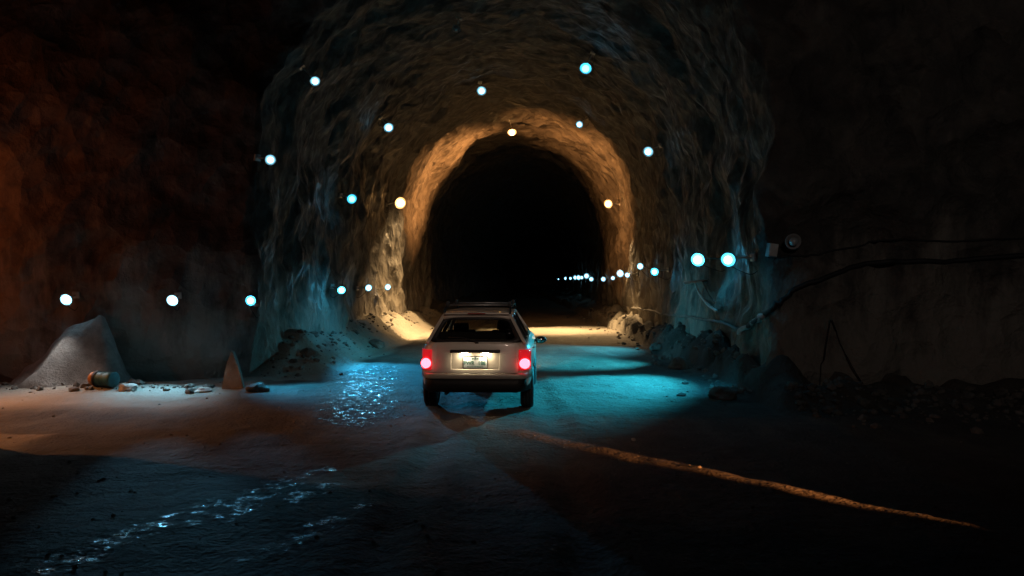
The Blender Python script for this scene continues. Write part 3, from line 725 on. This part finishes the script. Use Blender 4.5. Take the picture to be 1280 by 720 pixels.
# bumper
bm = bmesh.new(); N = 24; secs = []
for i in range(N + 1):
    u = -1 + 2 * i / N; a = abs(u)
    x = u * 0.815; yb = -0.115 + 0.03 * a ** 2 + 0.33 * max(0, (a - 0.80) / 0.20) ** 2.0
    prof = [(0.06, 0.53), (0.0, 0.53), (-0.012, 0.515), (-0.015, 0.475), (-0.005, 0.455), (0.01, 0.45), (0.10, 0.45)]
    if True: secs.append([bm.verts.new((x * (1 if q[0] < .05 else 0.97), yb + q[0] + (0.03 if q[0] > .05 else 0), q[1])) for q in prof])
for a, b in zip(secs, secs[1:]):
    for k in range(len(a) - 1): bm.faces.new((a[k], a[k + 1], b[k + 1], b[k]))
bmesh.ops.solidify(bm, geom=list(bm.faces), thickness=0.004)
bump_ = obj('bumper', bm, SILVER, CAR)
bm = bmesh.new(); secs = []
for i in range(N + 1):
    u = -1 + 2 * i / N; a = abs(u); x = u * 0.80; yb = -0.10 + 0.03 * a ** 2 + 0.33 * max(0, (a - 0.80) / 0.20) ** 2.0
    secs.append([bm.verts.new((x, yb + q[0], q[1])) for q in [(0.02, 0.449), (0.0, 0.44), (0.0, 0.33), (0.03, 0.27), (0.12, 0.25), (0.2, 0.26)]])
for a, b in zip(secs, secs[1:]):
    for k in range(len(a) - 1): bm.faces.new((a[k], a[k + 1], b[k + 1], b[k]))
bmesh.ops.solidify(bm, geom=list(bm.faces), thickness=0.004)
obj('lower_bumper', bm, BLACKP, CAR)
bm = bmesh.new(); box(bm, 0, 1.7, 0.235, 1.2, 2.9, 0.05); box(bm, 0, 0.72, 0.30, 1.3, 0.08, 0.08); obj('underbody', bm, BLACKP, CAR)
bm = bmesh.new(); tube(bm, [(-0.42, -0.06, 0.23), (-0.42, 0.3, 0.23)], 0.025, 12, False); bmesh.ops.solidify(bm, geom=list(bm.faces), thickness=0.003); obj('exhaust_pipe', bm, GALV, CAR)
# tail lights
for s in (-1, 1):
    def tl_pt(u, v, out=0.0):            # wraps round the rear corner
        z = lerp(0.575, 0.865, v); a = u * 1.15
        x = 0.63 + 0.175 * math.sin(min(1, u) * math.pi / 2) ; y = rear_y(z) - 0.045 + 0.24 * (1 - math.cos(u * math.pi / 2)) - out
        return (s * x, y, z)
    bm = bmesh.new(); NX, NY = 8, 8; g = [[bm.verts.new(tl_pt(i / NX, j / NY)) for i in range(NX + 1)] for j in range(NY + 1)]
    for j in range(NY):
        for i in range(NX): bm.faces.new((g[j][i], g[j][i + 1], g[j + 1][i + 1], g[j + 1][i]))
    bmesh.ops.recalc_face_normals(bm, faces=bm.faces); bmesh.ops.solidify(bm, geom=list(bm.faces), thickness=0.03)
    tl = obj('tail_light', bm, GLOWRED, CAR)
    bm = bmesh.new(); bmesh.ops.create_uvsphere(bm, u_segments=20, v_segments=12, radius=1.0)
    bmesh.ops.transform(bm, matrix=Matrix.Translation((s * 0.715, rear_y(0.66) - 0.010, 0.665)) @ Matrix.Rotation(s * 0.5, 4, 'Z') @ Matrix.Diagonal((0.085, 0.045, 0.075, 1)), verts=bm.verts)
    obj('lit_lens', bm, REDLIT, tl)
# wheels
WB = mat('alloy', (0.35, 0.35, 0.36), 0.35, 0.9)
for y in (0.72, 3.36):
    for s in (-1, 1):
        bm = bmesh.new(); M = Matrix.Translation((s * 0.735, y, 0.325))
        lathe(bm, [(0.20, -0.095), (0.27, -0.10), (0.31, -0.085), (0.325, -0.06), (0.328, -0.03), (0.318, -0.028), (0.318, -0.018), (0.328, -0.016), (0.328, 0.016), (0.318, 0.018), (0.318, 0.028), (0.328, 0.03), (0.325, 0.06), (0.31, 0.085), (0.27, 0.10), (0.20, 0.095)], 'X', 40, M)
        wh = obj('wheel', bm, RUBBER, CAR)
        bm = bmesh.new(); lathe(bm, [(0.0, s * 0.05), (0.06, s * 0.055), (0.08, s * 0.03), (0.175, s * 0.05), (0.20, s * 0.09), (0.205, s * 0.02), (0.205, -s * 0.09), (0.18, -s * 0.08), (0.15, -s * 0.02), (0.0, -s * 0.02)], 'X', 40, M); obj('rim', bm, WB, wh)
# roof rack: two side rails on feet, two cross bars
for s in (-1, 1):
    bm = bmesh.new(); xr = s * 0.49
    tube(bm, spline([(xr, 0.36, 1.375), (xr, 0.44, 1.45), (xr, 0.7, 1.465), (xr, 1.6, 1.48), (xr, 2.0, 1.465), (xr, 2.08, 1.385)], 6), 0.017, 10); rr = obj('roof_rail', bm, BLACKP, CAR)
    for y in (0.62, 1.75):
        bm = bmesh.new(); box(bm, s * 0.475, y, 1.50, 0.05, 0.09, 0.10, None, 0.012); obj('rack_foot', bm, BLACKP, rr)
for y in (0.62, 1.75):
    bm = bmesh.new(); tube(bm, [(-0.46, y, 1.49), (0.46, y, 1.49)], 0.014, 10); obj('cross_bar', bm, GALV, CAR)
# mirrors
for s in (-1, 1):
    bm = bmesh.new(); bmesh.ops.create_uvsphere(bm, u_segments=20, v_segments=12, radius=1.0)
    bmesh.ops.transform(bm, matrix=Matrix.Translation((s * 0.925, 2.55, 0.82)) @ Matrix.Diagonal((0.10, 0.06, 0.065, 1)), verts=bm.verts)
    for v in bm.verts: v.co.y = max(v.co.y, 2.515)
    tube(bm, [(s * 0.74, 2.57, 0.80), (s * 0.86, 2.57, 0.81)], 0.022, 8); mr = obj('wing_mirror', bm, BLACKP, CAR)
    bm = bmesh.new(); lathe(bm, [(0.0, 0), (0.05, 0), (0.05, 0.003), (0, 0.003)], 'Y', 20, Matrix.Translation((s * 0.925, 2.511, 0.82)) @ Matrix.Diagonal((1.5, 1, 1, 1))); obj('mirror_glass', bm, CHROME, mr)
# wiper, high brake light, handle, washer
bm = bmesh.new(); tube(bm, [(0.02, 0.02, 0.955), (0.02, 0.005, 0.975), (-0.18, 0.055, 1.03), (-0.40, 0.075, 1.035)], 0.009, 8); lathe(bm, [(0, -0.01), (0.025, -0.01), (0.025, 0.03), (0, 0.03)], 'Y', 14, Matrix.Translation((0.02, 0.02, 0.955))); obj('rear_wiper', bm, BLACKP, CAR)
bm = bmesh.new(); box(bm, 0, gyr(ZR) - 0.055, ZR + 0.015, 0.95, 0.10, 0.025, None, 0.008); sp_ = obj('roof_spoiler', bm, SILVER, CAR)
bm = bmesh.new(); box(bm, 0, gyr(ZR) - 0.108, ZR + 0.015, 0.26, 0.012, 0.016, None, 0.003); obj('brake_light', bm, DARKRED, sp_)
# side trim and door handles
for s in (-1, 1):
    bm = bmesh.new(); box(bm, s * 0.832, 1.95, 0.52, 0.012, 2.0, 0.05, None, 0.004); obj('side_moulding', bm, BLACKP, CAR)
    for y in (1.25, 2.1):
        bm = bmesh.new(); box(bm, s * 0.827, y, 0.80, 0.022, 0.14, 0.028, None, 0.007); obj('door_handle', bm, SILVER, CAR)
# headlamps (they light the road and the wall ahead)
HL = mat('lit_headlamp', (0.9, 0.9, 0.9), 0.3, emit=(1.0, 0.70, 0.38), strength=30)
for s in (-1, 1):
    bm = bmesh.new(); bmesh.ops.create_uvsphere(bm, u_segments=18, v_segments=10, radius=1.0)
    bmesh.ops.transform(bm, matrix=Matrix.Translation((s * 0.55, 4.10, 0.66)) @ Matrix.Diagonal((0.13, 0.06, 0.07, 1)), verts=bm.verts)
    h = obj('headlamp', bm, HL, CAR)
    ld = bpy.data.lights.new('headlamp_beam', 'SPOT'); ld.energy = 900; ld.color = (1.0, 0.66, 0.33); ld.spot_size = math.radians(50); ld.spot_blend = 0.8; ld.shadow_soft_size = 0.05
    lo = bpy.data.objects.new('headlamp_beam', ld); C.objects.link(lo); lo.parent = CAR; lo.location = (s * 0.55, 4.26, 0.66)
    lo.rotation_euler = (math.radians(90 - 2.0), 0, math.radians(3))
# seats
for (x, y, hgt) in ((-0.36, 1.55, 0.97), (0.36, 1.55, 1.0)):
    bm = bmesh.new(); box(bm, x, y, 0.80, 0.46, 0.14, 0.52, Matrix.Rotation(math.radians(14), 3, 'X'), 0.04); se = obj('seat', bm, FABRIC, CAR)
    bm = bmesh.new(); box(bm, x, y - 0.10, hgt + 0.13, 0.24, 0.08, 0.14, Matrix.Rotation(math.radians(8), 3, 'X'), 0.03); obj('headrest', bm, FABRIC, se)
bm = bmesh.new(); box(bm, 0, 0.75, 0.86, 1.25, 0.14, 0.42, Matrix.Rotation(math.radians(12), 3, 'X'), 0.04); obj('rear_seat', bm, FABRIC, CAR)
bm = bmesh.new(); box(bm, 0, 2.1, 1.26, 0.22, 0.03, 0.06, None, 0.012); tube(bm, [(0, 2.12, 1.265), (0, 2.2, 1.34)], 0.008, 6); obj('inside_mirror', bm, BLACKP, CAR)
bm = bmesh.new()
ringp = [Vector((0.36 + 0.18 * math.cos(a), 2.13 + 0.08 * math.sin(a), 0.99 + 0.16 * math.sin(a))) for a in [2 * math.pi * k / 28 for k in range(29)]]
tube(bm, ringp, 0.014, 8, False); obj('steering_wheel', bm, BLACKP, CAR)

# ------------------------------------------------------------------ person in the right front seat
SKIN = mat('skin', (0.30, 0.17, 0.11), 0.6); SHIRT = mat('dark_shirt', (0.03, 0.032, 0.04), 0.9, bump=0.2); HAIR = mat('black_hair', (0.01, 0.009, 0.009), 0.6, bump=0.4)
def skinned(name, pts, edges, rad, m_, parent=None, sub=2, root=0):
    me = bpy.data.meshes.new(name); me.from_pydata([tuple(p) for p in pts], edges, []); o = bpy.data.objects.new(name, me); C.objects.link(o)
    sk = o.modifiers.new('s', 'SKIN'); sk.use_smooth_shade = True
    for i, r in enumerate(rad):
        v = me.skin_vertices[0].data[i]; v.radius = (r, r) if not isinstance(r, tuple) else r; v.use_root = (i == root)
    ss = o.modifiers.new('u', 'SUBSURF'); ss.levels = sub; ss.render_levels = sub
    dg = bpy.context.evaluated_depsgraph_get(); dg.update(); m2 = bpy.data.meshes.new_from_object(o.evaluated_get(dg)); bpy.data.objects.remove(o); m2.materials.clear()
    return obj(name, m2, m_, parent)
P = [(0, 0, 0.50), (0, -0.03, 0.66), (0, -0.06, 0.84), (0, -0.06, 0.97), (0, -0.04, 1.05), (0, -0.01, 1.12), (0, 0.0, 1.21)]
R_ = [(0.16, 0.12), (0.14, 0.11), (0.17, 0.12), (0.13, 0.10), (0.06, 0.06), (0.075, 0.085), (0.085, 0.10)]
E = [(i, i + 1) for i in range(6)]
for s in (-1, 1):
    b0 = len(P); P += [(s * 0.19, -0.06, 0.95), (s * 0.25, 0.08, 0.72), (s * 0.20, 0.32, 0.86), (s * 0.175, 0.40, 0.93)]; R_ += [0.06, 0.045, 0.032, (0.036, 0.022)]
    E += [(3, b0), (b0, b0 + 1), (b0 + 1, b0 + 2), (b0 + 2, b0 + 3)]
    for f in range(5):
        c = len(P); off = (f - 2) * 0.019
        P += [(s * 0.175 + off, 0.435, 0.965 - abs(off) * .4), (s * 0.172 + off, 0.462, 0.975), (s * 0.168 + off, 0.468, 0.950)] if f != 0 else [(s * 0.14, 0.41, 0.955), (s * 0.125, 0.43, 0.975), (s * 0.12, 0.445, 0.985)]
        R_ += [0.0095, 0.0085, 0.0075]; E += [(b0 + 3, c), (c, c + 1), (c + 1, c + 2)]
    l0 = len(P); P += [(s * 0.11, 0.05, 0.50), (s * 0.13, 0.48, 0.56), (s * 0.12, 0.62, 0.36), (s * 0.12, 0.72, 0.31)]; R_ += [0.085, 0.06, 0.042, 0.04]
    E += [(0, l0), (l0, l0 + 1), (l0 + 1, l0 + 2), (l0 + 2, l0 + 3)]
cm = CAR.matrix_basis if False else Matrix.Translation(CAR.location) @ Matrix.Rotation(CAR.rotation_euler.z, 4, 'Z')
wl = cm @ Vector((0.30, 1.72, 0.0))
pe = skinned('person', P, E, R_, SHIRT); pe.location = wl; pe.rotation_euler.z = CAR.rotation_euler.z
tag(pe, 'person in dark clothing sitting inside the silver car holding the wheel', 'person')
bm = bmesh.new(); bmesh.ops.create_uvsphere(bm, u_segments=24, v_segments=16, radius=1.0)
for v in bm.verts:
    c = v.co; k = 1 + 0.05 * max(0, c.y); 
    if c.y > 0.55 and abs(c.x) < 0.25 and -0.35 < c.z < 0.15: c.y += 0.14 * (1 - abs(c.x) / .25)
bmesh.ops.transform(bm, matrix=Matrix.Translation((0, 0.015, 1.18)) @ Matrix.Diagonal((0.078, 0.098, 0.118, 1)), verts=bm.verts)
for s in (-1, 1): box(bm, s * 0.082, 0.0, 1.17, 0.02, 0.035, 0.06, None, 0.006)
obj('head', bm, SKIN, pe)
bm = bmesh.new(); bmesh.ops.create_uvsphere(bm, u_segments=24, v_segments=16, radius=1.0)
for v in bm.verts:
    if v.co.y > 0.2: v.co.z = max(v.co.z, 0.35 + v.co.y * .2)
    v.co *= 1 + 0.05 * noise.noise(v.co * 5)
bmesh.ops.transform(bm, matrix=Matrix.Translation((0, 0.0, 1.20)) @ Matrix.Diagonal((0.087, 0.105, 0.115, 1)), verts=bm.verts); obj('hair', bm, HAIR, pe)


for ch in CAR.children:
    if not ch.name.startswith('wheel'): ch.location.z += 0.08
